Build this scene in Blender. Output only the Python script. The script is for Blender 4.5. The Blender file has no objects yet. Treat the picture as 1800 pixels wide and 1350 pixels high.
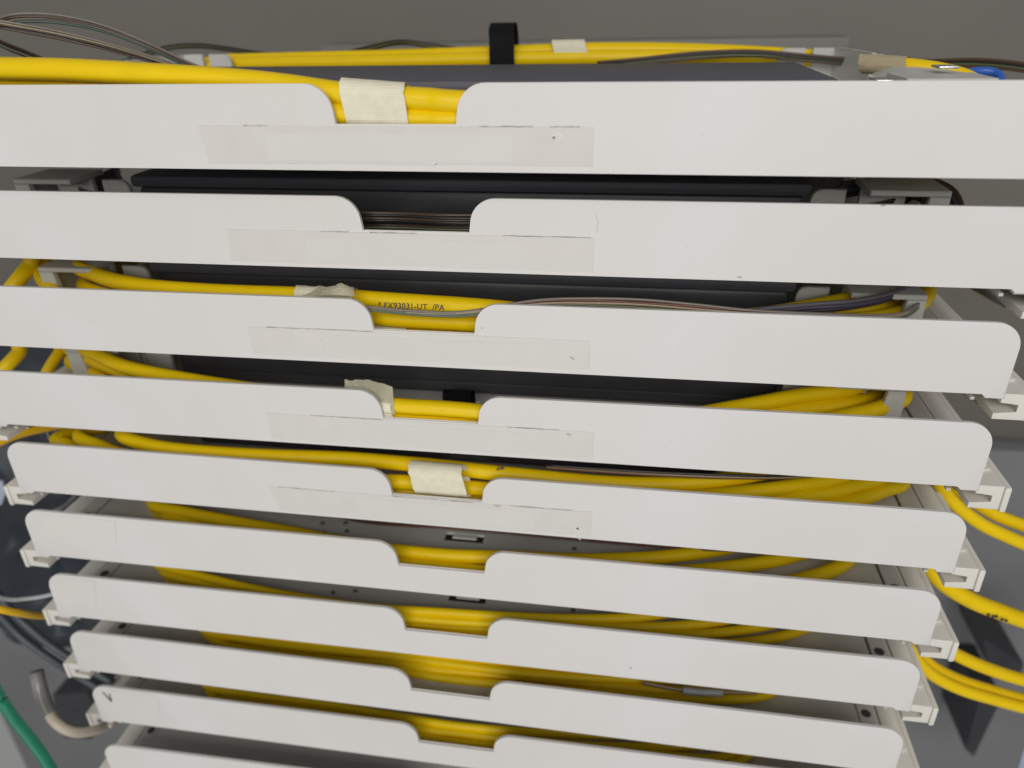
import bpy, bmesh, math, random
from mathutils import Vector, Matrix, Euler, noise
random.seed(7)
S = 0.1                                   # the layout below is in decimetres, the scene in metres
scene = bpy.context.scene
COL = scene.collection

# ------------------------------------------------------------------ camera
CT = Vector((0.73762, -2.42121, 0.45568)); CR = Euler((1.10120, 0.02088, 0.15784), 'XYZ'); F = 1317.78
cam_data = bpy.data.cameras.new('camera'); cam = bpy.data.objects.new('camera', cam_data); COL.objects.link(cam)
cam.location = CT * S; cam.rotation_euler = CR
cam_data.sensor_width = 36.0; cam_data.lens = F / 1800 * 36
cam_data.clip_start = 0.01; cam_data.clip_end = 50
cam_data.dof.use_dof = True; cam_data.dof.focus_distance = 0.262; cam_data.dof.aperture_fstop = 9.0
scene.camera = cam
CM = CR.to_matrix()

# ------------------------------------------------------------------ light of the room and an added fill
world = bpy.data.worlds.new('World'); scene.world = world; world.use_nodes = True
bg = world.node_tree.nodes['Background']; bg.inputs[0].default_value = (1.0, 0.99, 0.97, 1); bg.inputs[1].default_value = 0.24
def area(name, loc, target, size, power, color):
    l = bpy.data.lights.new(name, 'AREA'); l.shape = 'RECTANGLE'; l.size, l.size_y = size[0] * S, size[1] * S
    l.energy = power; l.color = color
    o = bpy.data.objects.new(name, l); COL.objects.link(o); o.location = Vector(loc) * S
    o.rotation_euler = (Vector(target) - Vector(loc)).to_track_quat('-Z', 'Y').to_euler()
    return o
area('ceiling_lamp', (3.0, -17, 8.0), (0, 0, -1.3), (18, 10), 23.5, (1.0, 0.975, 0.945))
area('low_fill', (-3, -16, -7), (0, 0, -1.3), (10, 6), 5.0, (0.94, 0.98, 1.0))  # unseen fill, added to lighten the lower edges of the panels
scene.view_settings.view_transform = 'Standard'; scene.view_settings.look = 'None'
scene.view_settings.exposure = 0.0; scene.view_settings.gamma = 1.0

# ------------------------------------------------------------------ materials
def mat(name, col, rough=0.5, bump=0.0, bscale=2000, mottle=0.0, mscale=60, metal=0.0, spec=0.5, coat=0.0, specks=0.0, col2=None):
    m = bpy.data.materials.new(name); m.use_nodes = True
    nt = m.node_tree; n = nt.nodes; L = nt.links; b = n['Principled BSDF']
    b.inputs['Roughness'].default_value = rough; b.inputs['Metallic'].default_value = metal
    b.inputs['Specular IOR Level'].default_value = spec; b.inputs['Coat Weight'].default_value = coat
    b.inputs['Base Color'].default_value = (*col, 1)
    tc = n.new('ShaderNodeTexCoord')
    src = None
    if mottle:
        nz = n.new('ShaderNodeTexNoise'); nz.inputs['Scale'].default_value = mscale; nz.inputs['Detail'].default_value = 5
        L.new(tc.outputs['Object'], nz.inputs['Vector'])
        rp = n.new('ShaderNodeMapRange'); rp.inputs['From Min'].default_value = 0.3; rp.inputs['From Max'].default_value = 0.7
        L.new(nz.outputs['Fac'], rp.inputs['Value'])
        mx = n.new('ShaderNodeMix'); mx.data_type = 'RGBA'
        c2 = col2 or tuple(c * (1 - mottle) for c in col)
        mx.inputs['A'].default_value = (*c2, 1); mx.inputs['B'].default_value = (*col, 1)
        L.new(rp.outputs['Result'], mx.inputs['Factor']); src = mx.outputs['Result']
        rr = n.new('ShaderNodeMapRange'); rr.inputs['To Min'].default_value = max(0.02, rough - 0.06); rr.inputs['To Max'].default_value = rough + 0.06
        L.new(nz.outputs['Fac'], rr.inputs['Value']); L.new(rr.outputs['Result'], b.inputs['Roughness'])
    if specks:
        nz2 = n.new('ShaderNodeTexNoise'); nz2.inputs['Scale'].default_value = 420; nz2.inputs['Detail'].default_value = 3
        L.new(tc.outputs['Object'], nz2.inputs['Vector'])
        r2 = n.new('ShaderNodeMapRange'); r2.inputs['From Min'].default_value = 0.70; r2.inputs['From Max'].default_value = 0.76
        r2.inputs['To Max'].default_value = specks; L.new(nz2.outputs['Fac'], r2.inputs['Value'])
        m2 = n.new('ShaderNodeMix'); m2.data_type = 'RGBA'
        if src: L.new(src, m2.inputs['A'])
        else: m2.inputs['A'].default_value = (*col, 1)
        m2.inputs['B'].default_value = (0.16, 0.14, 0.11, 1)
        L.new(r2.outputs['Result'], m2.inputs['Factor']); src = m2.outputs['Result']
    if src: L.new(src, b.inputs['Base Color'])
    if bump:
        nb = n.new('ShaderNodeTexNoise'); nb.inputs['Scale'].default_value = bscale; nb.inputs['Detail'].default_value = 2
        L.new(tc.outputs['Object'], nb.inputs['Vector'])
        bp = n.new('ShaderNodeBump'); bp.inputs['Strength'].default_value = bump; bp.inputs['Distance'].default_value = 0.0002
        L.new(nb.outputs['Fac'], bp.inputs['Height']); L.new(bp.outputs['Normal'], b.inputs['Normal'])
    return m
def weave(name, col):
    m = mat(name, col, 0.85, 0, 0, 0.10, 300); nt = m.node_tree; n = nt.nodes; L = nt.links; b = n['Principled BSDF']
    tc = n.new('ShaderNodeTexCoord'); outs = []
    for d in ('X', 'Z'):
        w = n.new('ShaderNodeTexWave'); w.bands_direction = d; w.inputs['Scale'].default_value = 420; w.inputs['Distortion'].default_value = 1.2
        L.new(tc.outputs['Object'], w.inputs['Vector']); outs.append(w.outputs['Fac'])
    mm = n.new('ShaderNodeMath'); mm.operation = 'MULTIPLY'; L.new(outs[0], mm.inputs[0]); L.new(outs[1], mm.inputs[1])
    bp = n.new('ShaderNodeBump'); bp.inputs['Strength'].default_value = 0.6; bp.inputs['Distance'].default_value = 0.0002
    L.new(mm.outputs[0], bp.inputs['Height']); L.new(bp.outputs['Normal'], b.inputs['Normal'])
    return m
M = dict(
    white=mat('white_powder_coat', (0.765, 0.750, 0.742), 0.42, 0.22, 2600, 0.06, 17, specks=0.10, col2=(0.735, 0.708, 0.672)),
    floor=mat('tray_floor_paint', (0.60, 0.585, 0.55), 0.5, 0.2, 2600, 0.06, 40),
    guide=mat('white_plastic', (0.62, 0.62, 0.58), 0.45, 0.08, 1500, 0.05, 60),
    rail=mat('ivory_plastic', (0.79, 0.765, 0.70), 0.45, 0.1, 1800, 0.06, 50),
    steel=mat('zinc_plate', (0.62, 0.63, 0.64), 0.32, 0.1, 900, 0.1, 80, metal=0.9),
    dark=mat('charcoal_plastic', (0.06, 0.06, 0.064), 0.38, 0.25, 1800, 0.15, 60),
    lid=mat('slate_plastic', (0.097, 0.096, 0.115), 0.5, 0.25, 1800, 0.15, 40),
    yellow=mat('yellow_jacket', (0.93, 0.640, 0.001), 0.40, 0.10, 900, 0.06, 90, specks=0.2, spec=0.32),
    amber=mat('amber_jacket', (0.85, 0.50, 0.008), 0.36, 0.10, 900, 0.06, 90),
    tape=weave('cloth_tape', (0.88, 0.84, 0.65)),
    film=mat('clear_tape_film', (0.725, 0.703, 0.66), 0.34, 0.3, 160, 0.04, 120, specks=0.35, spec=0.35),
    paper=mat('label_paper', (0.733, 0.713, 0.675), 0.55, 0.12, 1600, 0.03, 60),
    paper2=mat('white_label_paper', (0.762, 0.742, 0.708), 0.55, 0.12, 1600, 0.03, 60),
    inkgrey=mat('dark_fleck', (0.30, 0.29, 0.27), 0.8), painted_glint=mat('white_glint_paint', (0.90, 0.90, 0.89), 0.25, 0.2, 900),
    grime=mat('grey_grime', (0.645, 0.62, 0.58), 0.8, 0.2, 2000, 0.6, 260),
    tan=weave('tan_tape', (0.50, 0.42, 0.27)),
    black=mat('black_webbing', (0.012, 0.012, 0.016), 0.8, 0.5, 1800, 0.3, 200),
    ink=mat('black_ink', (0.05, 0.045, 0.02), 0.6),
    hole=mat('dark_recess', (0.05, 0.05, 0.052), 0.8),
    rivet=mat('dull_rivet', (0.16, 0.16, 0.17), 0.45, metal=0.4),
    blue=mat('blue_jacket', (0.03, 0.13, 0.55), 0.35, 0.1, 900, 0.1, 90),
    green=mat('green_jacket', (0.008, 0.20, 0.11), 0.38, 0.1, 900, 0.12, 90),
    cream=mat('cream_hose', (0.55, 0.48, 0.38), 0.4, 0.1, 900, 0.1, 60),
    greycable=mat('grey_jacket', (0.07, 0.085, 0.095), 0.4, 0.1, 900, 0.15, 60),
    clear=mat('cloudy_tube', (0.42, 0.44, 0.46), 0.2, 0.1, 900, 0.2, 90),
    fitting=mat('smoky_fitting', (0.28, 0.27, 0.26), 0.2, 0.3, 90, 0.6, 70),
    wall=mat('cabinet_paint', (0.175, 0.162, 0.142), 0.55, 0.25, 1500, 0.12, 8),
    ledge=mat('pale_grey_paint', (0.22, 0.212, 0.195), 0.55, 0.25, 1500, 0.12, 8),
    wall2=mat('blue_grey_paint', (0.225, 0.227, 0.238), 0.5, 0.25, 1500, 0.2, 9),
    slab_grey=mat('dark_slab_grey', (0.045, 0.047, 0.055), 0.5, 0.2, 900, 0.3, 60),
    navy=mat('navy_film', (0.085, 0.10, 0.122), 0.22, 0.4, 25, 0.4, 14),
    palecard_and_highlight=mat('pale_blue_card_and_highlight', (0.42, 0.47, 0.58), 0.5, 0.1, 900, 0.1, 60),
)
FIB = {k: mat('fibre_' + k, c, 0.22) for k, c in dict(rose=(0.22, 0.195, 0.165), brown=(0.10, 0.06, 0.04), olive=(0.12, 0.14, 0.07),
       dark=(0.03, 0.027, 0.025), sand=(0.36, 0.29, 0.19), violet=(0.075, 0.06, 0.095), slate=(0.12, 0.115, 0.13), umber=(0.075, 0.05, 0.035), teal=(0.06, 0.11, 0.09), red=(0.15, 0.05, 0.035)).items()}

# ------------------------------------------------------------------ helpers
def tag(o, label=None, cat=None, group=None, kind=None):
    for k, v in (('label', label), ('category', cat), ('group', group), ('kind', kind)):
        if v: o[k] = v
    return o
def empty(name, loc=(0, 0, 0), rot=(0, 0, 0), **kw):
    o = bpy.data.objects.new(name, None); COL.objects.link(o); o.empty_display_size = 0.01
    o.location = Vector(loc) * S; o.rotation_euler = rot
    return tag(o, **kw)
def link(name, bm, m, parent=None, smooth=30, loc=None):
    for v in bm.verts: v.co *= S
    me = bpy.data.meshes.new(name); bmesh.ops.recalc_face_normals(bm, faces=bm.faces); bm.to_mesh(me); bm.free()
    me.materials.append(m)
    if smooth:
        for p in me.polygons: p.use_smooth = True
        if smooth < 180: me.set_sharp_from_angle(angle=math.radians(smooth))
    o = bpy.data.objects.new(name, me); COL.objects.link(o)
    if parent: o.parent = parent
    if loc: o.location = Vector(loc) * S
    return o
def box(bm, x0, x1, y0, y1, z0, z1, bev=0.0):
    r = bmesh.ops.create_cube(bm, size=1.0)
    for v in r['verts']:
        v.co = Vector((x0 + (v.co.x + .5) * (x1 - x0), y0 + (v.co.y + .5) * (y1 - y0), z0 + (v.co.z + .5) * (z1 - z0)))
    if bev:
        es = list({e for v in r['verts'] for e in v.link_edges})
        bmesh.ops.bevel(bm, geom=es, offset=bev, segments=2, affect='EDGES', profile=0.5)
def prism(bm, pts, axis, a0, a1, bev=0.0, segs=2):
    # outline in two axes pushed along the third: axis 'y' takes (x,z), 'z' takes (x,y)
    def mk(p, a): return (p[0], a, p[1]) if axis == 'y' else (p[0], p[1], a)
    lo = [bm.verts.new(mk(p, a0)) for p in pts]; hi = [bm.verts.new(mk(p, a1)) for p in pts]
    f0 = bm.faces.new(lo); f1 = bm.faces.new(list(reversed(hi)))
    n = len(pts)
    for k in range(n):
        bm.faces.new((lo[k], hi[k], hi[(k + 1) % n], lo[(k + 1) % n]))
    if bev:
        es = list(set(f0.edges) | set(f1.edges))
        bmesh.ops.bevel(bm, geom=es, offset=bev, segments=segs, affect='EDGES', profile=0.5)
def arc(cx, cy, r, a0, a1, n=10):
    return [(cx + r * math.cos(math.radians(a0 + (a1 - a0) * k / n)), cy + r * math.sin(math.radians(a0 + (a1 - a0) * k / n))) for k in range(n + 1)]
def spline(pts, closed=False, per=7):
    P = [Vector(p) for p in pts]; out = []; n = len(P)
    for i in range(n if closed else n - 1):
        g = (lambda k: P[k % n]) if closed else (lambda k: P[min(max(k, 0), n - 1)])
        p0, p1, p2, p3 = g(i - 1), g(i), g(i + 1), g(i + 2)
        for k in range(per):
            t = k / per
            out.append(0.5 * ((2 * p1) + (p2 - p0) * t + (2 * p0 - 5 * p1 + 4 * p2 - p3) * t * t + (3 * p1 - p0 - 3 * p2 + p3) * t ** 3))
    if not closed: out.append(P[-1])
    return out
def tube(bm, pts, r, closed=False, sides=12, per=7, flat=1.0):
    Q = spline(pts, closed, per); n = len(Q); rings = []
    nrm = None
    for i in range(n):
        a = Q[(i - 1) % n] if closed or i > 0 else Q[i]; b = Q[(i + 1) % n] if closed or i < n - 1 else Q[i]
        t = (b - a).normalized()
        up = Vector((0, 0, 1)) if abs(t.z) < 0.92 else Vector((0, 1, 0))
        x = t.cross(up).normalized(); y = x.cross(t).normalized()
        rr = r[min(int(i * len(r) / n), len(r) - 1)] if isinstance(r, (list, tuple)) else r
        rings.append([bm.verts.new(Q[i] + (x * math.cos(2 * math.pi * k / sides) * flat + y * math.sin(2 * math.pi * k / sides)) * rr) for k in range(sides)])
    for i in range(n if closed else n - 1):
        A, B = rings[i], rings[(i + 1) % n]
        for k in range(sides):
            bm.faces.new((A[k], A[(k + 1) % sides], B[(k + 1) % sides], B[k]))
    if not closed:
        bm.faces.new(rings[0]); bm.faces.new(list(reversed(rings[-1])))

# pixel of the 1800 x 1350 photograph -> point of the place (dm), on a level, a depth plane or at a distance
def ray(u, v): return CM @ Vector(((u - 900) / F, -(v - 675) / F, -1))
def atz(u, v, z): d = ray(u, v); return CT + d * ((z - CT.z) / d.z)
def aty(u, v, y): d = ray(u, v); return CT + d * ((y - CT.y) / d.y)
def atd(u, v, d): return CT + ray(u, v) * d

# ------------------------------------------------------------------ trays: where each one stands
TR = [(0.0035, -0.106, -0.0021, 0.0032, 0.0084, -0.036), (-0.0031, 0.0439, -0.377, -0.0008, -0.0031, -0.0205),
      (0.0002, 0.0331, -0.749, -0.0007, 0.0015, -0.0157), (0.0001, 0.0294, -1.1235, -0.007, -0.0061, -0.0225),
      (0.0009, 0.0279, -1.4884, -0.004, -0.0093, -0.0211), (-0.0014, 0.0118, -1.8502, 0.0047, 0.0021, -0.0302),
      (-0.0012, 0.0022, -2.2231, 0.0027, 0.0016, -0.054), (0.0, -0.0157, -2.5935, 0.0033, -0.0045, -0.0582),
      (0.001, 0.0108, -2.9892, 0.0014, 0.0019, -0.0305), (0.0, -0.0375, -3.3692, -0.0048, 0.0071, -0.0303)]
TM = [Matrix.Translation(Vector(t[:3])) @ Euler((0, t[3], t[4]), 'XYZ').to_matrix().to_4x4() for t in TR]
TI = [m.inverted() for m in TM]
def W(i, x, y, z): return TM[i] @ Vector((x, y, z))                 # tray-local -> world
YM = 0.060                                                          # cables keep behind the panel
def at(i, u, v, z, ym=None):                                        # pixel at height z above tray i, never in front of its panel
    ym = YM if ym is None else ym
    P = atz(u, v, TR[i][2] + z)
    if P.y < TR[i][1] + ym: P = aty(u, v, TR[i][1] + ym)
    return P

# ------------------------------------------------------------------ setting
def plane_box(name, x0, x1, y0, y1, z0, z1, m, bev=0.01):
    bm = bmesh.new(); box(bm, x0, x1, y0, y1, z0, z1, bev); o = link(name, bm, m); o['kind'] = 'structure'; return o
plane_box('wall', -7, 7, 3.3, 3.4, -2.75, 1.5, M['wall'])
plane_box('wall_ledge', -1.5, 2.02, 3.05, 3.3, 0.05, 0.225, M['ledge'], 0.004)
plane_box('lower_wall', -7, 7, 3.12, 3.4, -9, -2.752, M['wall2'], 0.03)

# ------------------------------------------------------------------ one tray
ZP, HP, XP = 0.1308, 0.2529, 2.0
def panel_bm():
    bm = bmesh.new(); r = 0.088; t = 0.026
    pts = [(-XP, -0.02), (-1.935, -0.02), (-1.93, 0.0), (1.93, 0.0), (1.935, -0.02), (XP, -0.02)]
    pts += arc(XP - r, HP - r, r, 0, 90)
    pts += arc(0.1898 + 0.088, HP - 0.088, 0.088, 90, 176) + [(0.1898, ZP)]
    pts += [(-0.2003, ZP)] + arc(-0.2003 - 0.088, HP - 0.088, 0.088, 4, 90)
    pts += arc(-XP + r, HP - r, r, 90, 180)
    prism(bm, pts, 'y', 0.0, 0.014, 0.0045, 3)
    return bm
def floor_bm():
    bm = bmesh.new(); y0, y1 = 0.0145, 2.05
    top = lambda x0, x1, a, b: box(bm, x0, x1, a, b, -0.003, 0.0105)
    top(-1.900, -0.085, y0, y1); top(0.105, 1.900, y0, y1); top(-0.085, 0.105, y0, 0.350); top(-0.085, 0.105, 0.412, y1)
    for s in (-1, 1):
        a, b = sorted((s * 1.914, s * 1.985)); top(a, b, y0, y1)
        a, b = sorted((s * 1.900, s * 1.914)); box(bm, a, b, y0, y1, -0.034, -0.024)
        pr = [(s * 1.985, 0.0105), (s * 1.996, 0.004), (s * 2.0, -0.045), (s * 2.008, -0.056), (s * 2.055, -0.058), (s * 2.055, -0.068), (s * 1.998, -0.067), (s * 1.988, -0.055), (s * 1.985, -0.003)]
        prism(bm, pr, 'y', 0.13, y1)
    box(bm, -1.99, 1.99, 2.05, 2.062, -0.003, 0.10)
    return bm
def guide_bm(sx, sy):
    # corner cable guide: rounded tab, gap, then (front) back plate, roof and outer leg or (rear) a wall turning forward to a post
    bm = bmesh.new()
    def flip(pts): return pts if sx > 0 else [(-p[0], p[1]) for p in pts]
    def pr(pts, a, b, bev=0.004): prism(bm, flip(pts), 'y', a, b, bev, 1)
    h = 0.205 if sy > 0 else 0.25
    t = [(1.375, 0.0), (1.495, 0.0), (1.495, h), (1.415, h)] + arc(1.415, h - 0.04, 0.04, 90, 180, 5)[1:]
    if sy > 0:
        pr(t, 0.43, 0.455)
        pr([(1.495, 0.0), (1.53, 0.0), (1.53, 0.15), (1.495, 0.15)], 0.44, 0.462, 0.002)
        pr([(1.53, 0.0), (1.70, 0.0), (1.70, 0.21), (1.545, 0.21)], 0.431, 0.46)
        pr([(1.54, 0.212), (1.80, 0.212), (1.80, 0.232), (1.54, 0.232)], 0.30, 0.52)
        pr([(1.715, 0.07), (1.80, 0.07), (1.80, 0.2105), (1.735, 0.2105)], 0.30, 0.33)
        pr([(1.78, 0.05), (1.80, 0.05), (1.80, 0.2105), (1.78, 0.2105)], 0.3305, 0.52, 0.003)
        pr([(1.66, 0.0), (1.78, 0.0), (1.78, 0.03), (1.66, 0.03)], 0.33, 0.52, 0.003)
    else:
        pr(t, 1.66, 1.685)
        pr([(1.495, 0.0), (1.53, 0.0), (1.53, 0.17), (1.495, 0.17)], 1.665, 1.688, 0.002)
        prism(bm, flip([(1.53, 1.66), (1.62, 1.64), (1.66, 1.50), (1.675, 1.24), (1.697, 1.24), (1.685, 1.52), (1.64, 1.665), (1.53, 1.685)]), 'z', 0.0, 0.25, 0.004, 1)
        pr([(1.665, 0.0), (1.712, 0.0), (1.712, 0.247), (1.665, 0.247)], 1.19, 1.238)
    return bm
def cassette(parent):
    bm = bmesh.new(); box(bm, -1.36, 1.36, 0.47, 1.45, 0.012, 0.17, 0.02)
    box(bm, -1.34, 1.34, 0.462, 0.475, 0.03, 0.075, 0.005)
    c = link('splice_cassette', bm, M['dark'], parent)
    bm = bmesh.new(); box(bm, -1.38, 1.38, 0.45, 1.20, 0.1705, 0.222, 0.018); link('lid', bm, M['lid'], c)
    return c
def make_tray():
    t = empty('splice_tray')
    p = link('front_panel', panel_bm(), M['white'], t)
    link('floor', floor_bm(), M['floor'], t)
    for sx in (-1, 1):
        for sy in (1, -1): link('cable_guide', guide_bm(sx, sy), M['guide'], t)
    cassette(t)
    for x, y in ((-0.715, 0.392), (-0.68, 0.322), (-0.572, 0.350), (-0.60, 0.41), (0.543, 0.367), (0.676, 0.344), (0.57, 0.315)):
        bm = bmesh.new(); bmesh.ops.create_cone(bm, cap_ends=True, segments=14, radius1=0.013, radius2=0.008, depth=0.008)
        link('rivet', bm, M['rivet'], t, loc=(x, y, 0.0145))
    for s in (-1, 1):
        bm = bmesh.new(); bmesh.ops.create_cone(bm, cap_ends=True, segments=18, radius1=0.022, radius2=0.022, depth=0.004)
        link('screw_hole', bm, M['hole'], t, loc=(s * 1.948, 0.297, 0.0105))
    bm = bmesh.new(); prism(bm, [(-0.05, 0.386), (0.068, 0.386), (0.068, 0.413), (-0.05, 0.413)], 'z', -0.006, 0.004, 0.002)
    link('slot_tongue', bm, M['guide'], t)
    return t
TRAYL = ['white splice tray at the top of the stack, two thick taped cables in its notch',
         'white splice tray with only dark fibre ribbons in its notch, second from the top',
         'white splice tray with printed yellow cable and a crumpled tape in its notch',
         'white splice tray with an upright flag of cloth tape at its notch',
         'white splice tray with three stacked yellow cables under cloth tape in its notch',
         'white splice tray with unlabelled panel right below the three-row taped cables',
         'white splice tray with blank paper at its upper left corner and no ink mark',
         'white splice tray whose notch shows bare grey floor below the yellow cables',
         'white splice tray with a black ink stroke at its upper left corner',
         'white splice tray cut off by the bottom of the photo, lowest of the stack']
def copy_tree(o, parent=None):
    c = o.copy(); COL.objects.link(c); c.parent = parent
    for ch in list(o.children): copy_tree(ch, c)
    return c
proto = make_tray(); trays = []
for i, t in enumerate(TR):
    o = proto if i == 0 else copy_tree(proto)
    o.location = Vector(t[:3]) * S; o.rotation_euler = (0, t[3], t[4])
    tag(o, TRAYL[i], 'tray', 'splice trays stacked in the cabinet')
    trays.append(o)
def child(o, nm): return [c for c in o.children if c.name.split('.')[0] == nm]
for i, o in enumerate(trays):
    if i >= 4:
        for g in child(o, 'cable_guide')[0::2]: bpy.data.objects.remove(g)
    child(o, 'front_panel')[0].rotation_euler = (TR[i][5], 0, 0)

# tape strips, labels and ink on the panels (sub-parts of the panel, so that they lean with it)
def film(i, pts, name='label_tape', m='film', y=-0.0022):
    bm = bmesh.new(); prism(bm, pts, 'y', y, -0.0003); return link(name, bm, M[m], child(trays[i], 'front_panel')[0])
def ragged(x0, x1, z0, z1, sl, seed):
    rnd = random.Random(seed); n = 9
    top = [(x1 + (x0 - x1) * k / n, z1 + rnd.uniform(-.0018, .0018)) for k in range(n + 1)]
    bot = [(x0 + sl + (x1 - x0 - sl) * k / n, z0 + rnd.uniform(-.0018, .0018)) for k in range(n + 1)]
    return bot + top
TAPES = {0: (-0.655, 0.602, 0.017, 0.1300, 0.016), 1: (-0.710, 0.612, 0.012, 0.1285, -0.004), 2: (-0.70, 0.605, 0.014, 0.1290, 0.006),
         3: (-0.69, 0.630, 0.010, 0.1295, 0.004), 4: (-0.745, 0.633, 0.008, 0.1295, 0.03)}
for i, a in TAPES.items():
    film(i, ragged(a[0], a[1], a[2], a[3], a[4], 11 + i))
    film(i, [(-0.43 + .02 * i, 0.026), (0.36 + .01 * i, 0.026), (0.36 + .01 * i, 0.108), (-0.43 + .02 * i, 0.108)], 'blank_label', 'paper', -0.0034)
for i, spans in {0: ((0.25, 0.42), (0.47, 0.56), (-0.5, -0.42)), 1: ((-0.35, -0.25), (0.3, 0.6), (-0.17, 0.0)), 2: ((-0.62, -0.2),), 3: ((-0.5, -0.2), (0.3, 0.5)), 4: ((-0.7, -0.45), (-0.2, 0.15), (0.3, 0.55))}.items():
    rnd = random.Random(40 + i); z = TAPES[i][3]
    for a, b in spans:
        n = 8; top = [(a + (b - a) * k / n, z + rnd.uniform(.0006, .0028)) for k in range(n + 1)]; bot = [(b + (a - b) * k / n, z - rnd.uniform(.0004, .002)) for k in range(n + 1)]
        film(i, top + bot, 'grime_line', 'grime', -0.0028)
def streak(i, pts, w, name='scuff_mark', m='grime', y=-0.0012):
    # pts in panel pixels -> thin stroke on the panel of tray i
    loc = [TI[i] @ aty(u, v, TR[i][1]) for u, v in pts]; A = [(p.x, p.z + w / 2) for p in loc]; B = [(p.x + .0012, p.z - w / 2) for p in reversed(loc)]
    film(i, A + B, name, m, y)
streak(1, [(1046, 372), (1051, 392), (1049, 408)], .002); streak(1, [(1296, 486), (1303, 487)], .003, 'dirt_fleck', 'inkgrey')
streak(7, [(1106, 1180), (1110, 1181)], .004, 'dirt_fleck', 'inkgrey'); streak(2, [(1003, 628), (1009, 631)], .006, 'dirt_fleck', 'grime', -.0044)
streak(3, [(996, 762), (1004, 764)], .006, 'dirt_fleck', 'grime', -.0044); streak(4, [(868, 888), (880, 889)], .006, 'dirt_fleck', 'grime', -.0044)
streak(1, [(1548, 361), (1556, 361)], .003, 'dirt_fleck', 'inkgrey'); streak(2, [(846, 577), (848, 577)], .003, 'dirt_fleck', 'inkgrey')
def painted_glint(i, u, v, n, spread, seed):  # short white strokes: glare spots on the tape put into colour
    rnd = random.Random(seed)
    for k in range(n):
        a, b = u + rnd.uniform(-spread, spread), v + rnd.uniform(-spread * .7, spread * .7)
        streak(i, [(a, b), (a + rnd.uniform(2, 7), b + rnd.uniform(-5, 5)), (a + rnd.uniform(5, 9), b + rnd.uniform(-5, 6))], rnd.uniform(.0018, .0038), 'tape_glint_paint', 'painted_glint', -.0037 - .00015 * k)
painted_glint(0, 976, 238, 5, 8, 3); painted_glint(4, 1016, 934, 7, 14, 5); painted_glint(0, 762, 293, 3, 6, 7)
film(6, [(-1.925, 0.085), (-1.768, 0.080), (-1.735, 0.236), (-1.905, 0.236)], 'paper_label', 'paper2')
film(8, [(-1.885, 0.075), (-1.637, 0.070), (-1.60, 0.238), (-1.885, 0.236)], 'paper_label', 'paper2')
film(5, [(-1.90, 0.11), (-1.55, 0.11), (-1.52, 0.238), (-1.91, 0.238)], 'paper_label', 'paper2')
film(8, [(-1.934, 0.212), (-1.929, 0.214), (-1.893, 0.160), (-1.893, 0.148), (-1.900, 0.150)], 'ink_mark', 'ink', -0.0024)
film(8, [(-1.897, 0.206), (-1.892, 0.208), (-1.891, 0.160), (-1.8955, 0.160)], 'ink_mark', 'ink', -0.0027)

# ------------------------------------------------------------------ slide rails under the tray ends
def make_rail(s):
    r = empty('slide_rail')
    X = lambda pts: [(s * a, b) for a, b in pts]
    prof = [(2.008, -0.016), (2.100, -0.016), (2.100, -0.116), (1.996, -0.116), (1.996, -0.090), (2.070, -0.086), (2.070, -0.054), (2.010, -0.053)]
    bm = bmesh.new(); prism(bm, X(prof), 'y', 0.04, 2.0, 0.0025, 2)
    body = link('channel', bm, M['rail'], r)
    bm = bmesh.new(); a, b = sorted((s * 2.1025, s * 2.126)); box(bm, a, b, 0.035, 2.0, -0.126, -0.018, 0.008)
    link('flange', bm, M['rail'], r)
    bm = bmesh.new()
    step = [(2.010, 0.135), (2.072, 0.135)] + arc(2.072, 0.155, 0.02, -90, 0, 6)[1:] + [(2.092, 2.0), (2.010, 2.0)]
    prism(bm, X(step), 'z', -0.0155, -0.004, 0.003, 2); link('raised_step', bm, M['rail'], r)
    bm = bmesh.new()
    pl = [(1.955, 0.34), (1.985, 0.20), (2.0, 0.165), (2.03, 0.155), (2.10, 0.155), (2.10, 2.0), (1.955, 2.0)]
    prism(bm, X(pl), 'z', -0.127, -0.1175, 0.002); link('mounting_strip', bm, M['steel'], r)
    return r
NTH = ['top', 'second', 'third', 'fourth', 'fifth', 'sixth', 'seventh', 'eighth', 'ninth', 'tenth']
for s, side, idx in ((1, 'right', range(1, 10)), (-1, 'left', range(3, 10))):
    pr = make_rail(s)
    for n, i in enumerate(idx):
        o = pr if n == 0 else copy_tree(pr)
        o.location = Vector((TR[i][0], TR[i][1] - 0.005, TR[i][2])) * S
        o.rotation_euler = (0, TR[i][3], TR[i][4])
        tag(o, 'ivory slide rail under the %s end of the %s tray from the top' % (side, NTH[i]), 'rail', '%s slide rails' % side)

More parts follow.
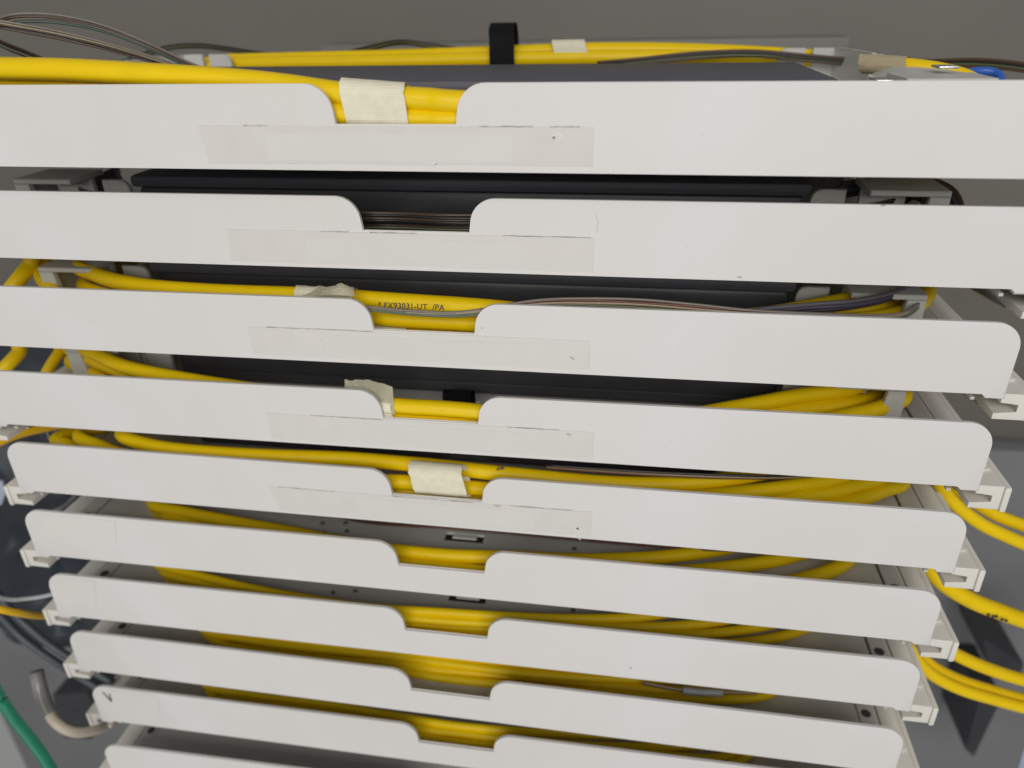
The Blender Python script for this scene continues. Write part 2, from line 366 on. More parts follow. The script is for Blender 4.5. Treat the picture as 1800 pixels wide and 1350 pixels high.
# ------------------------------------------------------------------ coiled yellow cables in the trays
R0 = 0.033
def coil(i, turns, label, radius=R0, group='yellow cables coiled in the trays'):
    """turns: (list of front points left to right, z at the back, spread) ; every turn closes round the back of its tray"""
    root = empty('coiled_cable', TR[i][:3], label=label, cat='cable', group=group)
    base = Vector(TR[i][:3])
    for k, (front, zb, j) in enumerate(turns):
        P = [p if isinstance(p, Vector) else at(i, *p) for p in front]
        if zb is not None:
            for x, y in ((1.86, 0.85), (1.87, 1.25), (1.62, 1.72), (0.6, 1.80), (-0.6, 1.80), (-1.62, 1.72), (-1.87, 1.25), (-1.86, 0.85)):
                P.append(W(i, x - math.copysign(j, x), y - j, zb))
        if i >= 3:                                              # loose turns wander over each other a little
            P = [p + Vector((0, 0, .007 * noise.noise(Vector((p.x * 1.3, i * 3.1, k * 5.7))))) + Vector((0, .022 * max(0, noise.noise(Vector((p.x * 1.1, k * 7.3, i * 2.3)))) if p.y - TR[i][1] < .45 else 0, 0)) for p in P]
        bm = bmesh.new(); tube(bm, [p - base for p in P], radius, zb is not None)
        link('cable_turn', bm, M['yellow'], root, smooth=180)
    return root
def sleeve(parent, i, a, b, half, rad=0.040, seed=1, n=26, m='tape', name='tape_wrap', crump=0.0, base=None):
    """cloth tape wound round one cable or a stack of them, from point a to point b"""
    base = base or Vector(TR[i][:3]); rnd = random.Random(seed); a, b = a - base, b - base
    t = (b - a).normalized(); bm = bmesh.new(); rings = []
    prof = [(rad * math.cos(math.radians(q)), half + rad * math.sin(math.radians(q))) for q in range(0, 181, 20)] + [(rad * math.cos(math.radians(q)), -half + rad * math.sin(math.radians(q))) for q in range(180, 361, 20)]
    up = Vector((0, 0, 1)); side = t.cross(up).normalized(); up = side.cross(t)
    for q in range(n):
        f = q / (n - 1); c = a.lerp(b, f); row = []
        for k, (px, pz) in enumerate(prof):
            jag = rnd.uniform(-.003, .003) if q in (0, n - 1) else 0
            nz = noise.noise(Vector((c.x * 30, k * .35, seed))) * .0018 + crump * noise.noise(Vector((c.x * 38, k * .6, seed * 3)))
            sk = 0.0 if crump else (pz / max(half, .02)) * -0.006
            row.append(bm.verts.new(c + side * (px + nz) + up * (pz + abs(nz)) + t * (jag + sk)))
        rings.append(row)
    K = len(prof)
    for q in range(n - 1):
        for k in range(K): bm.faces.new((rings[q][k], rings[q][(k + 1) % K], rings[q + 1][(k + 1) % K], rings[q + 1][k]))
    return link(name, bm, M[m], parent, smooth=60)

# tray 1: two thick cables, the upper one rising over the panel on the left
A1 = [aty(u, v, y) for u, v, y in ((-330, 112, .0), (-100, 117, -.02), (0, 120, -.03), (100, 122, -.035), (200, 127, -.04), (400, 140, -.04), (500, 150, -.04), (590, 163, -.042), (660, 170, -.043), (750, 175, -.043), (830, 181, -.043))]
B1 = [aty(u, v, y) for u, v, y in ((-330, 145, .03), (-100, 145, .03), (0, 145, .03), (100, 147, .025), (300, 160, 0), (470, 180, -.03), (590, 199, -.043), (660, 205, -.043), (750, 211, -.043), (830, 214, -.043))]
side1 = [W(0, 0.9, .14, .15), W(0, 1.5, .28, .10), W(0, 1.78, .7, .06), W(0, 1.80, 1.25, .05), W(0, 1.79, 1.62, .06), W(0, 1.62, 1.80, .13)]
backA = [aty(1480, 108, 1.64), aty(1370, 97, 1.64), aty(1200, 89, 1.66), aty(1040, 88, 1.66), aty(860, 94, 1.66), aty(640, 101, 1.66), aty(440, 106, 1.66), aty(380, 110, 1.66), W(0, -1.8, 1.6, .14), W(0, -1.85, 1.2, .15)]
backB = [aty(1480, 116, 1.61), aty(1370, 106, 1.61), aty(1200, 101, 1.62), aty(1040, 101, 1.62), aty(860, 104, 1.62), aty(640, 109, 1.62), aty(440, 112, 1.62), aty(380, 116, 1.62), W(0, -1.8, 1.55, .10), W(0, -1.9, 1.0, .12)]
c1 = coil(0, [(A1 + side1 + backA, None, 0), (B1 + [p - Vector((0.03, 0.02, .06)) for p in side1] + backB, None, 0)],
          'two thick bright yellow cables taped side by side in the top tray notch', 0.0355)
sleeve(c1, 0, aty(610, 182, -.043), aty(721, 191, -.043), 0.034, 0.041, 3)
sleeve(c1, 0, aty(976, 94, 1.64), aty(1034, 93, 1.64), 0.018, 0.044, 5, n=10)

# tray 3
c3 = coil(2, [([(140, 468, .2), (165, 481, .2), (205, 494, .2), (280, 506, .203), (400, 514, .205), (560, 520, .205), (720, 531, .2), (860, 541, .195), (1000, 556, .18), (1200, 566, .165), (1330, 556, .17), (1430, 540, .172), (1520, 520, .17)], .1, .02),
              ([(150, 505, .12), (300, 540, .13), (560, 549, .135), (700, 561, .135), (830, 569, .132), (1000, 588, .12), (1250, 574, .13), (1380, 556, .125), (1480, 548, .12), (1560, 540, .12)], .06, .05),
              ([(150, 510, .07), (400, 560, .06), (700, 584, .068), (830, 592, .066), (1100, 604, .07), (1350, 590, .10), (1480, 568, .12), (1555, 558, .13), (1605, 542, .15), (1628, 505, .17)], .14, -.03)],
           'yellow cables with black print coiled in the third tray from the top')
sleeve(c3, 2, at(2, 524, 519, .206), at(2, 626, 524, .2045), 0.0, 0.0375, 8, crump=0.008)
sleeve(c3, 2, at(2, 640, 580, .07), at(2, 722, 587, .068), 0.0, 0.0375, 9, n=12)
def flap(parent, base, rows, th=0.003, m='tape', name='tape_flap', jag=0.0, seed=2):
    """a bent strip of tape through rows of points"""
    rnd = random.Random(seed); bm = bmesh.new(); G = []
    for r_, row in enumerate(rows):
        Q = spline([p - base for p in row], False, 5)
        G.append([bm.verts.new(p + Vector((0, 0, rnd.uniform(-jag, jag) if r_ == 0 else 0))) for p in Q])
    for a in range(len(G) - 1):
        for k in range(len(G[0]) - 1): bm.faces.new((G[a][k], G[a][k + 1], G[a + 1][k + 1], G[a + 1][k]))
    bmesh.ops.solidify(bm, geom=bm.faces[:], thickness=th)
    return link(name, bm, M[m], parent, smooth=50)
b3 = Vector(TR[2][:3])
flap(c3, b3, [[aty(560, 506, .11), aty(582, 504, .10), aty(601, 498, .09), aty(622, 508, .10)], [aty(545, 515, .085), aty(575, 512, .075), aty(600, 509, .07), aty(622, 512, .075)], [aty(530, 520, .07), aty(570, 519, .062), aty(600, 519, .06), aty(624, 521, .062)]], jag=0.004)
# print on the jacket
def printed(i, txt, u, v, z, size, parent, roll, flipped=False, yo=0.0):
    cu = bpy.data.curves.new('jacket_print', 'FONT'); cu.body = txt; cu.size = size * S; cu.extrude = 0.0002; cu.space_character = 1.05; cu.offset = 0.00002
    tmp = bpy.data.objects.new('tmp', cu); COL.objects.link(tmp)
    bpy.context.view_layer.update()
    me = bpy.data.meshes.new_from_object(tmp.evaluated_get(bpy.context.evaluated_depsgraph_get()))
    bpy.data.objects.remove(tmp); me.materials.clear(); me.materials.append(M['ink'])
    o = bpy.data.objects.new('jacket_print', me); COL.objects.link(o); o.parent = parent
    d = ray(u, v).normalized()
    o.location = (at(i, u, v, z) - Vector(TR[i][:3]) - d * (R0 + 0.003 + yo)) * S
    o.rotation_euler = (math.radians(62), math.radians(180 if flipped else 0) + 0, math.radians(roll))
    if flipped: o.rotation_euler = (math.radians(62), 0, 0); o.rotation_euler = (Euler((math.radians(62), 0, math.radians(roll))).to_matrix() @ Euler((0, 0, math.pi)).to_matrix()).to_euler()
    return o
printed(2, '* FX93031-UT  /PA', 664, 541, .2, 0.030, c3, 0)

# tray 4
c4 = coil(3, [([(150, 606, .2), (180, 628, .195), (230, 648, .19), (330, 668, .188), (480, 690, .185), (690, 713, .183), (770, 718, .182), (850, 725, .18), (1000, 742, .16), (1180, 735, .15), (1290, 718, .16), (1400, 697, .17), (1510, 678, .17)], .1, .02),
              ([(125, 606, .16), (165, 634, .15), (240, 660, .13), (320, 684, .12), (500, 720, .12), (690, 737, .115), (770, 742, .115), (850, 748, .11), (1100, 770, .10), (1290, 742, .11), (1400, 722, .12), (1535, 700, .12)], .06, .05),
              ([(136, 625, .1), (150, 650, .08), (300, 710, .06), (760, 762, .05), (1100, 780, .06), (1400, 748, .10), (1480, 735, .12), (1555, 715, .14), (1588, 688, .16)], .14, -.03)],
           'yellow cables held by an upright tape flag in the fourth tray from the top')
b4 = Vector(TR[3][:3])
sleeve(c4, 3, at(3, 640, 722, .15), at(3, 696, 727, .149), 0.032, 0.0375, 12, n=14)
flap(c4, b4, [[aty(606, 668, .11), aty(630, 668, .12), aty(650, 668, .12), aty(672, 675, .115), aty(690, 679, .10)],
              [aty(606, 684, .085), aty(630, 685, .09), aty(652, 685, .09), aty(672, 690, .088), aty(691, 694, .08)],
              [aty(606, 702, .065), aty(632, 703, .068), aty(655, 704, .068), aty(674, 706, .066), aty(692, 708, .064)],
              [aty(612, 722, .047), aty(636, 724, .049), aty(660, 726, .05), aty(676, 727, .05), aty(694, 728, .05)]], jag=0.0035)

# tray 5
c5 = coil(4, [([(215, 762, .2), (255, 782, .2), (330, 794, .2), (460, 803, .2), (600, 808, .198), (700, 815, .195), (770, 821, .194), (880, 833, .19), (1050, 848, .18), (1180, 850, .175), (1290, 842, .17), (1370, 826, .165)], .12, .36),
              ([(145, 760, .17), (180, 786, .15), (230, 803, .14), (400, 832, .135), (600, 845, .132), (720, 848, .13), (850, 860, .128), (1050, 880, .13), (1200, 876, .135), (1330, 864, .14), (1430, 848, .14), (1495, 828, .14)], .08, .2),
              ([(112, 765, .14), (120, 782, .12), (170, 810, .09), (400, 850, .075), (600, 862, .072), (720, 866, .07), (850, 876, .066), (1050, 902, .07), (1270, 892, .085), (1410, 877, .095), (1495, 857, .105), (1550, 832, .11)], .05, .08),
              ([(128, 768, .1), (140, 790, .07), (260, 850, .05), (500, 885, .04), (760, 900, .035), (1100, 925, .045), (1390, 900, .055), (1488, 883, .065), (1548, 862, .075), (1586, 838, .08)], .03, -.03)],
           'yellow cables in three rows under cloth tape in the fifth tray from the top')
sleeve(c5, 4, aty(728, 838, TR[4][1] + .068), aty(820, 846, TR[4][1] + .068), 0.030, 0.043, 15)
printed(4, '#7', 886, 819, .19, 0.028, c5, 0, True, .056)
# trays 6 to 9: looser coils lying on the floor
c6 = coil(5, [([(270, 886, .1), (330, 902, .09), (400, 916, .085), (520, 938, .08), (650, 962, .085), (780, 977, .09), (900, 981, .085), (1020, 985, .075), (1150, 980, .07), (1260, 966, .065), (1340, 948, .06)], .06, .34),
              ([(290, 905, .06), (360, 922, .05), (480, 950, .045), (650, 985, .05), (780, 999, .055), (900, 1010, .05), (1080, 1016, .05), (1230, 1004, .05), (1330, 992, .05), (1400, 976, .05), (1450, 955, .05)], .05, .17),
              ([(280, 900, .03), (500, 962, .03), (780, 1018, .03), (1100, 1040, .03), (1340, 1032, .03), (1425, 1016, .035), (1472, 999, .04), (1494, 982, .045), (1506, 962, .05)], .04, .02)],
           'yellow cables coiled on the grey floor of the sixth tray from the top', 0.0325)
c7 = coil(6, [([(275, 990, .14), (340, 1010, .13), (430, 1033, .125), (520, 1050, .125), (650, 1068, .125), (780, 1078, .125), (900, 1085, .12), (1020, 1088, .11), (1130, 1084, .1), (1220, 1070, .1)], .07, .42),
              ([(285, 1000, .10), (360, 1026, .10), (520, 1063, .098), (650, 1080, .098), (780, 1091, .098), (900, 1098, .096), (1050, 1103, .085), (1190, 1100, .08), (1290, 1088, .08), (1350, 1070, .08)], .06, .28),
              ([(300, 1018, .06), (440, 1056, .064), (600, 1084, .07), (700, 1096, .072), (780, 1103, .072), (900, 1110, .07), (1060, 1116, .06), (1220, 1116, .055), (1320, 1106, .05), (1385, 1090, .05), (1410, 1072, .05)], .05, .18),
              ([(300, 1024, .03), (480, 1078, .04), (640, 1104, .046), (780, 1117, .046), (900, 1123, .044), (1060, 1132, .04), (1250, 1133, .035), (1350, 1123, .035), (1410, 1107, .04), (1442, 1085, .04)], .04, .06)],
           'thick bundle of yellow cables in the notch of the seventh tray from the top', 0.0235)
c8 = coil(7, [([(350, 1098, .12), (430, 1114, .11), (520, 1128, .105), (650, 1142, .1), (780, 1153, .1), (920, 1167, .095), (1040, 1176, .09), (1140, 1176, .08), (1230, 1164, .07)], .06, .40),
              ([(355, 1106, .09), (430, 1124, .085), (520, 1138, .08), (650, 1152, .08), (780, 1166, .075), (920, 1184, .07), (1060, 1194, .06), (1180, 1196, .055), (1270, 1188, .05), (1330, 1170, .05)], .06, .28),
              ([(375, 1122, .05), (470, 1143, .045), (600, 1161, .042), (700, 1168, .05), (780, 1180, .042), (950, 1196, .035), (1100, 1212, .03), (1220, 1215, .03), (1300, 1206, .04), (1350, 1190, .05)], .04, .18),
              ([(365, 1117, .07), (500, 1152, .05), (640, 1172, .03), (780, 1192, .026), (960, 1210, .026), (1120, 1224, .026), (1250, 1229, .03), (1335, 1225, .035), (1376, 1206, .04), (1400, 1186, .05)], .05, .07)],
           'yellow cables lying behind the notch that shows bare floor, eighth tray from the top', 0.0225)
c9 = coil(8, [([(360, 1202, .1), (440, 1222, .09), (560, 1238, .085), (700, 1260, .085), (800, 1276, .085), (920, 1287, .075), (1060, 1292, .07), (1160, 1286, .06), (1250, 1270, .05)], .06, .34),
              ([(365, 1210, .07), (450, 1231, .065), (580, 1254, .06), (720, 1279, .062), (800, 1290, .06), (920, 1302, .055), (1060, 1312, .05), (1200, 1312, .05), (1300, 1298, .05)], .05, .2),
              ([(370, 1218, .045), (460, 1242, .04), (600, 1270, .04), (760, 1300, .042), (860, 1312, .04), (1000, 1327, .036), (1150, 1332, .035), (1300, 1322, .04)], .04, .12),
              ([(375, 1228, .09), (520, 1250, .075), (640, 1270, .05), (780, 1312, .026), (900, 1330, .026), (1100, 1346, .026), (1300, 1338, .04)], .05, .06)],
           'yellow cables coiled in the ninth tray, below the tray whose notch shows floor', 0.0225)
# ------------------------------------------------------------------ single yellow cables leaving the stack
def cable(pts, label, r=R0, m='yellow', name='yellow_cable', cat='cable', group=None, sides=12):
    bm = bmesh.new(); b = pts[0]; tube(bm, [p - b for p in pts], r, False, sides)
    o = link(name, bm, M[m], None, smooth=180, loc=b); return tag(o, label, cat, group)
GR = 'yellow cables running off to the right'
def run(px, d):
    P = [atd(u, v, d + k * .03) for k, (u, v) in enumerate(px)]; t = (P[-1] - P[-2]).normalized()
    return P + [P[-1] + t * .8 + Vector((0, .15, .05)), P[-1] + t * 2.2 + Vector((0, .7, .35))]
cable(run([(1630, 790), (1643, 830), (1668, 875), (1720, 918), (1775, 945), (1840, 972), (1960, 1020)], 3.25), 'lower of the two yellow cables passing below the fifth right slide rail', r=.030, group=GR)
cable(run([(1640, 780), (1660, 825), (1692, 866), (1745, 902), (1800, 924), (1860, 945), (1960, 985)], 3.32), 'upper of the two yellow cables passing below the fifth right slide rail', r=.030, group=GR)
pc = cable(run([(1618, 950), (1630, 985), (1655, 1022), (1705, 1054), (1760, 1076), (1820, 1097), (1940, 1135)], 3.45), 'yellow cable with dark print passing below the sixth right slide rail', r=0.040, group=GR)
cable(run([(1640, 1105), (1662, 1138), (1700, 1160), (1750, 1180), (1810, 1198), (1940, 1230)], 3.75), 'yellow cable emerging from behind the right end of the seventh slide rail', group=GR)
cable(run([(1598, 1105), (1610, 1140), (1640, 1172), (1690, 1197), (1750, 1216), (1810, 1232), (1940, 1262)], 3.85), 'upper of the paired yellow cables below the seventh right slide rail', r=0.032, group=GR)
cable(run([(1594, 1112), (1606, 1150), (1636, 1184), (1688, 1211), (1750, 1230), (1810, 1246), (1940, 1276)], 3.80), 'lower of the paired yellow cables below the seventh right slide rail', r=0.032, group=GR)
for k, (u, v) in enumerate(((1738, 1081), (1746, 1084), (1752, 1084), (1762, 1089), (1769, 1091))):
    p = atd(u, v, 3.45 + .115 - .045); b = atd(1618, 950, 3.45); bm = bmesh.new(); box(bm, -.007, .005, -.003, .003, -.006, .007, .001)
    link('jacket_print', bm, M['ink'], pc, loc=p - b)
GL = 'yellow cables leaving on the left'
cable([W(2, -2.0, 1.2, .1), aty(85, 430, .55), aty(50, 470, .42), aty(22, 505, .33), aty(-30, 570, .25), aty(-90, 640, .2)], 'yellow cable dropping to the left behind the third tray panel', group=GL)
cable([W(2, -1.85, 1.1, .15), aty(98, 445, .6), aty(76, 465, .5), aty(72, 485, .42), aty(88, 505, .34), aty(130, 530, .26), aty(230, 560, .2)], 'yellow cable bending sharply beside the left guide of the third tray', r=.03, group=GL)
cable([W(3, -2.0, 1.2, .1), aty(62, 588, .6), aty(32, 622, .48), aty(4, 650, .4), aty(-50, 695, .3), aty(-110, 760, .25)], 'yellow cable dropping to the left behind the fourth tray panel', group=GL)
cable([W(3, -1.9, 1.1, .12), aty(124, 592, .6), aty(104, 620, .5), aty(84, 652, .42), aty(60, 700, .34), aty(20, 740, .3)], 'thin yellow cable hanging left of the guide of the fourth tray', r=0.026, group=GL)
cable([W(4, -1.9, .9, .1), aty(150, 732, .55), aty(90, 746, .45), aty(40, 757, .36), aty(0, 772, .28), aty(-50, 798, .2), aty(-120, 850, .1)], 'amber yellow cable leaving left above the fifth tray', m='amber', group=GL)
cable([atd(-90, 1030, 3.6), atd(-30, 1060, 3.6), atd(0, 1071, 3.6), atd(36, 1078, 3.7), atd(62, 1082, 3.85), atd(90, 1082, 4.0), atd(140, 1076, 4.3)], 'thin amber cable passing behind the left end of the seventh slide rail', r=0.018, m='amber', group=GL)

# ------------------------------------------------------------------ fibre ribbons
def ribbon(pts, cols, label, r=0.0046, off=(0, 0.004, -0.0085), group='fibre ribbons', fan=None):
    b = pts[0]; root = empty('fibre_ribbon', b, label=label, cat='fibre ribbon', group=group)
    for k, c in enumerate(cols):
        bm = bmesh.new(); o = Vector(off) * k
        tube(bm, [p - b + o * (fan[q] if fan else 1) + Vector((0, 0, .004 * noise.noise(p * 3 + Vector((k, 0, 0))))) for q, p in enumerate(pts)], r, False, 7, 6)
        link('fibre', bm, FIB[c], root, smooth=180)
    return root
ribbon([aty(-120, 60, .25), aty(-20, 37, .25), aty(30, 25, .27), aty(100, 27, .32), aty(180, 44, .38), aty(260, 75, .44), aty(330, 108, .5), aty(400, 135, .55), aty(500, 165, .6)], ['rose', 'brown', 'rose', 'teal'], 'upper arching fibre ribbon above the left end of the top tray')
ribbon([aty(-120, 20, .2), aty(-40, 30, .2), aty(20, 40, .22), aty(100, 55, .28), aty(180, 74, .33), aty(260, 97, .4), aty(330, 120, .46), aty(420, 150, .52)], ['rose', 'sand', 'dark', 'brown'], 'lower straighter fibre ribbon above the left end of the top tray')
ribbon([aty(-60, 40, .4), aty(0, 72, .45), aty(40, 88, .5), aty(80, 104, .55), aty(140, 125, .6)], ['brown', 'dark', 'rose', 'dark'], 'short dark fibre ribbon dipping behind the thick cable at the left edge')
ribbon([aty(215, 108, 1.9), aty(280, 84, 1.85), aty(340, 77, 1.8), aty(400, 83, 1.75), aty(460, 93, 1.72), aty(560, 100, 1.70), aty(640, 84, 1.68), aty(700, 71, 1.66), aty(760, 78, 1.66), aty(840, 92, 1.66)], ['dark', 'olive', 'dark'], 'dark fibre ribbon humping over the cables at the rear left of the top tray', r=0.006)
ribbon([aty(1050, 110, 1.52), aty(1120, 103, 1.5), aty(1220, 93, 1.5), aty(1320, 89, 1.5), aty(1420, 97, 1.5), aty(1560, 108, 1.4), aty(1640, 106, 1.3), aty(1720, 105, 1.2), aty(1800, 112, 1.1), aty(1900, 130, 1.0)], ['brown', 'dark', 'olive', 'brown'], 'dark fibre ribbon lying over the rear cables at the right of the top tray', r=0.0065)
# tray 2 notch: a stack of dark ribbons
for k, (u0, v0, c) in enumerate([(0, 0, ['umber', 'dark', 'umber', 'dark']), (0, 12, ['umber', 'dark', 'umber', 'olive']), (0, 25, ['umber', 'umber', 'dark', 'umber'])]):
    lab = ['upper dark fibre ribbon in the notch of the second tray', 'middle dark fibre ribbon in the notch of the second tray', 'lowest dark fibre ribbon in the notch of the second tray'][k]
    z = .17 - .035 * k
    pts = [W(1, -1.75, .9, z), W(1, -1.6, .42, z), W(1, -1.2, .24, z)] + [at(1, u, v + v0, z) for u, v in ((560, 372), (700, 375), (850, 379))] + [W(1, 1.2, .24, z), W(1, 1.62, .40, z), W(1, 1.84, .7, z + .03), W(1, 1.86, 1.1, z)]
    ribbon(pts, c, lab, r=0.006, off=(0, 0.003, -0.0095))
ribbon([W(1, 1.5, .55, .2), W(1, 1.72, .56, .235), W(1, 1.87, .5, .20), W(1, 1.88, .38, .12), W(1, 1.78, .26, .06), W(1, 1.5, .2, .04)], ['brown', 'violet', 'violet', 'teal', 'dark', 'brown'], 'violet and brown fibre ribbon curling round the right guide of the second tray', r=0.010, off=(-.012, .0, -.012))
# tray 3 ribbons over the cables
ribbon([at(2, 560, 533, .23, .03), at(2, 650, 540, .232, .03), at(2, 720, 546, .235, .03), at(2, 790, 549, .238, .03), at(2, 840, 545, .243, .03), at(2, 890, 536, .255, .03), at(2, 950, 527, .268), at(2, 1020, 524, .272), at(2, 1120, 527, .268), at(2, 1220, 535, .255), at(2, 1320, 545, .24), at(2, 1420, 551, .23), at(2, 1520, 554, .22), at(2, 1590, 549, .21), at(2, 1628, 520, .2)],
       ['rose', 'red', 'sand', 'olive', 'teal', 'olive'], 'multicoloured fibre ribbon snaking over the printed yellow cable of the third tray', r=0.0052, off=(0, -0.0012, -0.0088), fan=[.3, .3, .32, .34, .4, .5, .7, .95, 1, .9, .6, .4, .35, .4, .5])
ribbon([at(2, 1290, 552, .22), at(2, 1340, 543, .225), at(2, 1420, 535, .23), at(2, 1500, 529, .235), at(2, 1560, 517, .24), at(2, 1600, 500, .24)],
       ['slate', 'violet', 'dark'], 'dark violet fibre ribbon above the yellow cables at the right of the third tray', r=0.0085, off=(0, 0.001, -0.013))
ribbon([at(4, 960, 818, .24), at(4, 1080, 826, .25), at(4, 1200, 833, .25), at(4, 1300, 836, .24), at(4, 1380, 836, .23), at(4, 1460, 830, .22), at(4, 1540, 818, .2)], ['dark', 'sand', 'red'], 'dark fibre ribbon lying above the yellow cables of the fifth tray', r=0.006)
ribbon([W(5, -1.5, .75, .08), W(5, -.9, .47, .13), at(5, 620, 911, .09), at(5, 800, 926, .09), at(5, 1000, 944, .09), at(5, 1150, 957, .09), at(5, 1320, 962, .10), W(5, 1.6, .6, .1)], ['brown', 'red'], 'thin red brown fibre ribbon crossing above the slot of the sixth tray', r=0.005, off=(0, -0.01, -0.004))
sl = ribbon([at(7, 1130, 1200, .12), at(7, 1200, 1213, .11), at(7, 1270, 1216, .10), at(7, 1330, 1218, .09)], ['sand', 'violet', 'sand'], 'short fibre ribbon with a cloudy sleeve on the cables of the eighth tray', r=0.006)
bm = bmesh.new(); bb = at(7, 1130, 1200, .12); tube(bm, [at(7, 1200, 1214, .115) - bb, at(7, 1235, 1217, .11) - bb, at(7, 1270, 1218, .105) - bb], 0.018, False, 10); link('splice_sleeve', bm, M['clear'], sl, smooth=180)

# ------------------------------------------------------------------ straps and small things
def strap(label, pts, width, th=0.012):
    """a webbing band: path in world points, its width along x"""
    b = pts[0]; Q = spline([p - b for p in pts], False, 5); bm = bmesh.new(); A, B = [], []
    for p in Q: A.append(bm.verts.new(p)); B.append(bm.verts.new(p + Vector((width, 0, 0))))
    for k in range(len(Q) - 1): bm.faces.new((A[k], B[k], B[k + 1], A[k + 1]))
    bmesh.ops.solidify(bm, geom=bm.faces[:], thickness=th)
    o = link('cable_strap', bm, M['black'], None, smooth=60, loc=b); return tag(o, label, 'strap')
p = aty(859, 108, 1.52); q_ = aty(859, 45, 1.6); wd = aty(903, 108, 1.52).x - p.x
strap('black webbing strap standing up round the yellow cables behind the top tray', [Vector((p.x, 1.545, p.z - .06)), Vector((p.x, 1.54, p.z + .02)), Vector((p.x, 1.55, p.z + .09)), Vector((p.x - .005, 1.57, q_.z - .02)), Vector((p.x, 1.62, q_.z + .012)), Vector((p.x, 1.68, q_.z - .03)), Vector((p.x, 1.71, p.z)), Vector((p.x, 1.69, p.z - .08))], wd)
strap('black strap poking up through the floor slot of the fourth tray', [W(3, -.04, .41, -.02), W(3, -.04, .40, .04), W(3, -.035, .37, .085), W(3, -.04, .33, .095), W(3, -.03, .27, .05), W(3, -.03, .24, .014)], 0.125)
# right end of the top tray: clear cover with a metal tab, a blue and a yellow cable
t = empty('cable_clamp', aty(1640, 135, .5), label='pale plastic cable clamp with a metal tab above the right end of the top tray', cat='clamp')
b = aty(1640, 135, .5)
bm = bmesh.new()
o_ = [aty(u, v, .5) for u, v in ((1562, 142), (1585, 131), (1600, 125), (1640, 124), (1690, 128), (1712, 131), (1700, 142))]
prism(bm, [(p.x - b.x, p.z - b.z) for p in o_], 'y', -.12, .25, 0.006); link('cover', bm, M['guide'], t)
bm = bmesh.new(); box(bm, -.03, .03, -.13, -.05, .034, .042, .002); link('metal_tab', bm, M['steel'], t)
bm = bmesh.new(); box(bm, -.22, -.10, -.16, -.05, -.012, .006, .002); link('metal_tab', bm, M['steel'], t)
cable([aty(1680, 158, .75), aty(1690, 134, .8), aty(1712, 126, .85), aty(1742, 126, .85), aty(1758, 136, .82), aty(1762, 162, .75)], 'bright blue cable loop above the right end of the top tray', r=.016, m='blue', name='blue_cable')
yc = [aty(1520, 112, .8), aty(1560, 112, .75), aty(1600, 117, .7), aty(1650, 124, .66), aty(1700, 138, .62), aty(1740, 165, .58)]
y_ = cable(yc, 'yellow cable with tan tape end curving down at the right of the top tray', r=.028)
sleeve(y_, 0, aty(1515, 112, .80), aty(1598, 117, .703), 0.0, 0.034, 21, n=10, m='tan', base=yc[0])

# left side: hanging cables, hose and film behind the rails
bm = bmesh.new(); nx, nz = 34, 30; G = []
for a in range(nx + 1):
    G.append([])
    for c in range(nz + 1):
        x = -4.4 + 2.35 * a / nx; z = -4.3 + 3.2 * c / nz
        y = 1.55 + 0.16 * noise.noise(Vector((x * 2.2, z * 1.6, 3))) + 0.05 * noise.noise(Vector((x * 6, z * 5, 9)))
        G[a].append(bm.verts.new((x, y, z)))
for a in range(nx):
    for c in range(nz): bm.faces.new((G[a][c], G[a + 1][c], G[a + 1][c + 1], G[a][c + 1]))
bmesh.ops.solidify(bm, geom=bm.faces[:], thickness=0.02)
tag(link('plastic_sheet', bm, M['navy'], None, smooth=180), 'crumpled dark blue plastic sheet hanging behind the left slide rails', 'sheet')
cable([atd(-60, 1150, 3.2), atd(-20, 1196, 3.22), atd(0, 1226, 3.25), atd(24, 1262, 3.27), atd(56, 1302, 3.3), atd(86, 1345, 3.33), atd(115, 1400, 3.35)], 'green cable crossing the lower left corner', r=.025, m='green', name='green_cable')
h = [atd(66, 1188, 4.0), atd(72, 1215, 4.0), atd(82, 1245, 3.98), atd(100, 1272, 3.95), atd(130, 1287, 3.98), atd(165, 1284, 4.1), atd(200, 1270, 4.25), atd(240, 1245, 4.4)]
ho = cable(h, 'cream hose curving under the ninth slide rail on the left', r=.026, m='cream', name='cream_hose', cat='hose')
bm = bmesh.new(); tube(bm, [p - h[0] for p in (atd(64, 1180, 4.0), atd(70, 1208, 4.0), atd(80, 1240, 3.98), atd(88, 1256, 3.97))], .035, False, 12); link('end_fitting', bm, M['fitting'], ho, smooth=180)
GD = 'dark grey cables hanging at the left'
cable([atd(-60, 960, 4.2), atd(0, 1050, 4.2), atd(50, 1102, 4.2), atd(110, 1148, 4.25), atd(200, 1200, 4.3)], 'upper dark grey cable sloping down at the left edge', r=.022, m='greycable', name='grey_cable', group=GD)
cable([atd(-60, 1030, 4.2), atd(0, 1082, 4.2), atd(40, 1122, 4.2), atd(100, 1165, 4.25), atd(200, 1225, 4.3)], 'lower dark grey cable sloping down at the left edge', r=.022, m='greycable', name='grey_cable', group=GD)
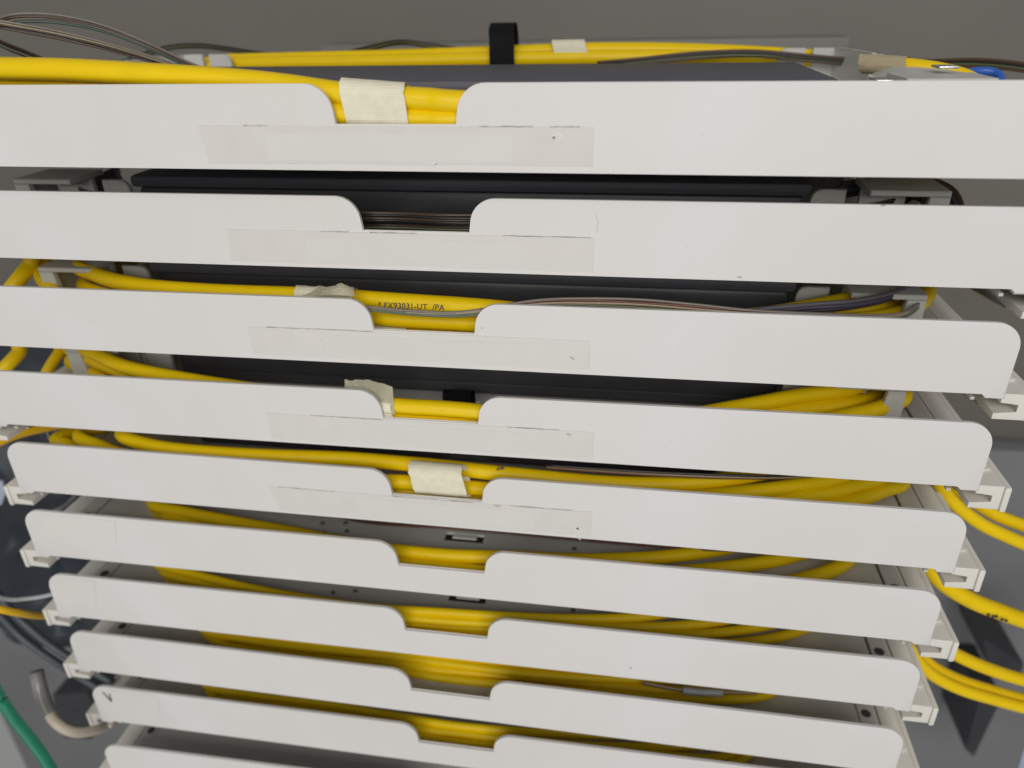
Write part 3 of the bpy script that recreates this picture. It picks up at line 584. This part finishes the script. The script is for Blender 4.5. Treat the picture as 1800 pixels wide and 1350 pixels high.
cable([atd(-40, 1035, 3.7), atd(10, 1053, 3.7), atd(50, 1052, 3.7), atd(90, 1045, 3.72), atd(140, 1030, 3.8)], 'thin cloudy tube sagging above the amber cable at the left', r=.011, m='clear', name='clear_tube', cat='tube')
cable([aty(76, 735, .5), aty(82, 756, .45), aty(88, 772, .4), aty(96, 790, .36), aty(110, 810, .3)], 'thin cloudy tube hanging in the gap above the left end of the fifth tray', r=.006, m='clear', name='clear_tube', cat='tube')
cable([aty(75, 912, .3), aty(95, 899, .36), aty(110, 891, .42), aty(124, 880, .5), aty(140, 862, .6)], 'thin cloudy tube lying under the left end of the fifth panel', r=.010, m='clear', name='clear_tube', cat='tube')

# lower right and left: dark slabs in front of the rear wall
def slab(px, y, label, th=.25):
    P = [aty(u, v, y) for u, v in px]; b = P[0]; bm = bmesh.new()
    prism(bm, [(p.x - b.x, p.z - b.z) for p in P], 'y', 0, th, .01); return tag(link('dark_slab', bm, M['slab_grey'], None, loc=b), label, 'slab', 'dark slabs on the lower rear wall')
slab([(1728, 1122), (1735, 1168), (1795, 1186), (1800, 1168)], 2.5, 'dark wedge shaped piece on the lower right rear wall', .6)
slab([(1722, 1228), (1697, 1318), (1712, 1332), (1762, 1228)], 2.5, 'dark tapering piece below the paired yellow cables at the lower right', .6)
slab([(92, 1222), (150, 1218), (172, 1246), (160, 1300), (112, 1296), (96, 1262)], 2.55, 'dark plate standing in for a recess behind the cream hose at the lower left', .55)  # shade of an open recess put into a solid dark plate
bm = bmesh.new(); P = [aty(u, v, .9) for u, v in ((-30, 842), (4, 847), (9, 868), (2, 888), (-30, 892))]  # added card, a bluish highlight put into its colour
prism(bm, [(p.x - P[0].x, p.z - P[0].z) for p in P], 'y', 0, .02, .004); tag(link('card', bm, M['palecard_and_highlight'], None, loc=P[0]), 'pale blue card standing in for a highlight at the left edge beside the fifth tray', 'card')
bm = bmesh.new(); P = [aty(u, v, 1.5) for u, v in ((1800, 1318), (1790, 1352), (1830, 1380), (1850, 1330))]
prism(bm, [(p.x - P[0].x, p.z - P[0].z) for p in P], 'y', 0, .02, .004); tag(link('card', bm, M['palecard_and_highlight'], None, loc=P[0]), 'pale blue card corner at the lower right edge', 'card')
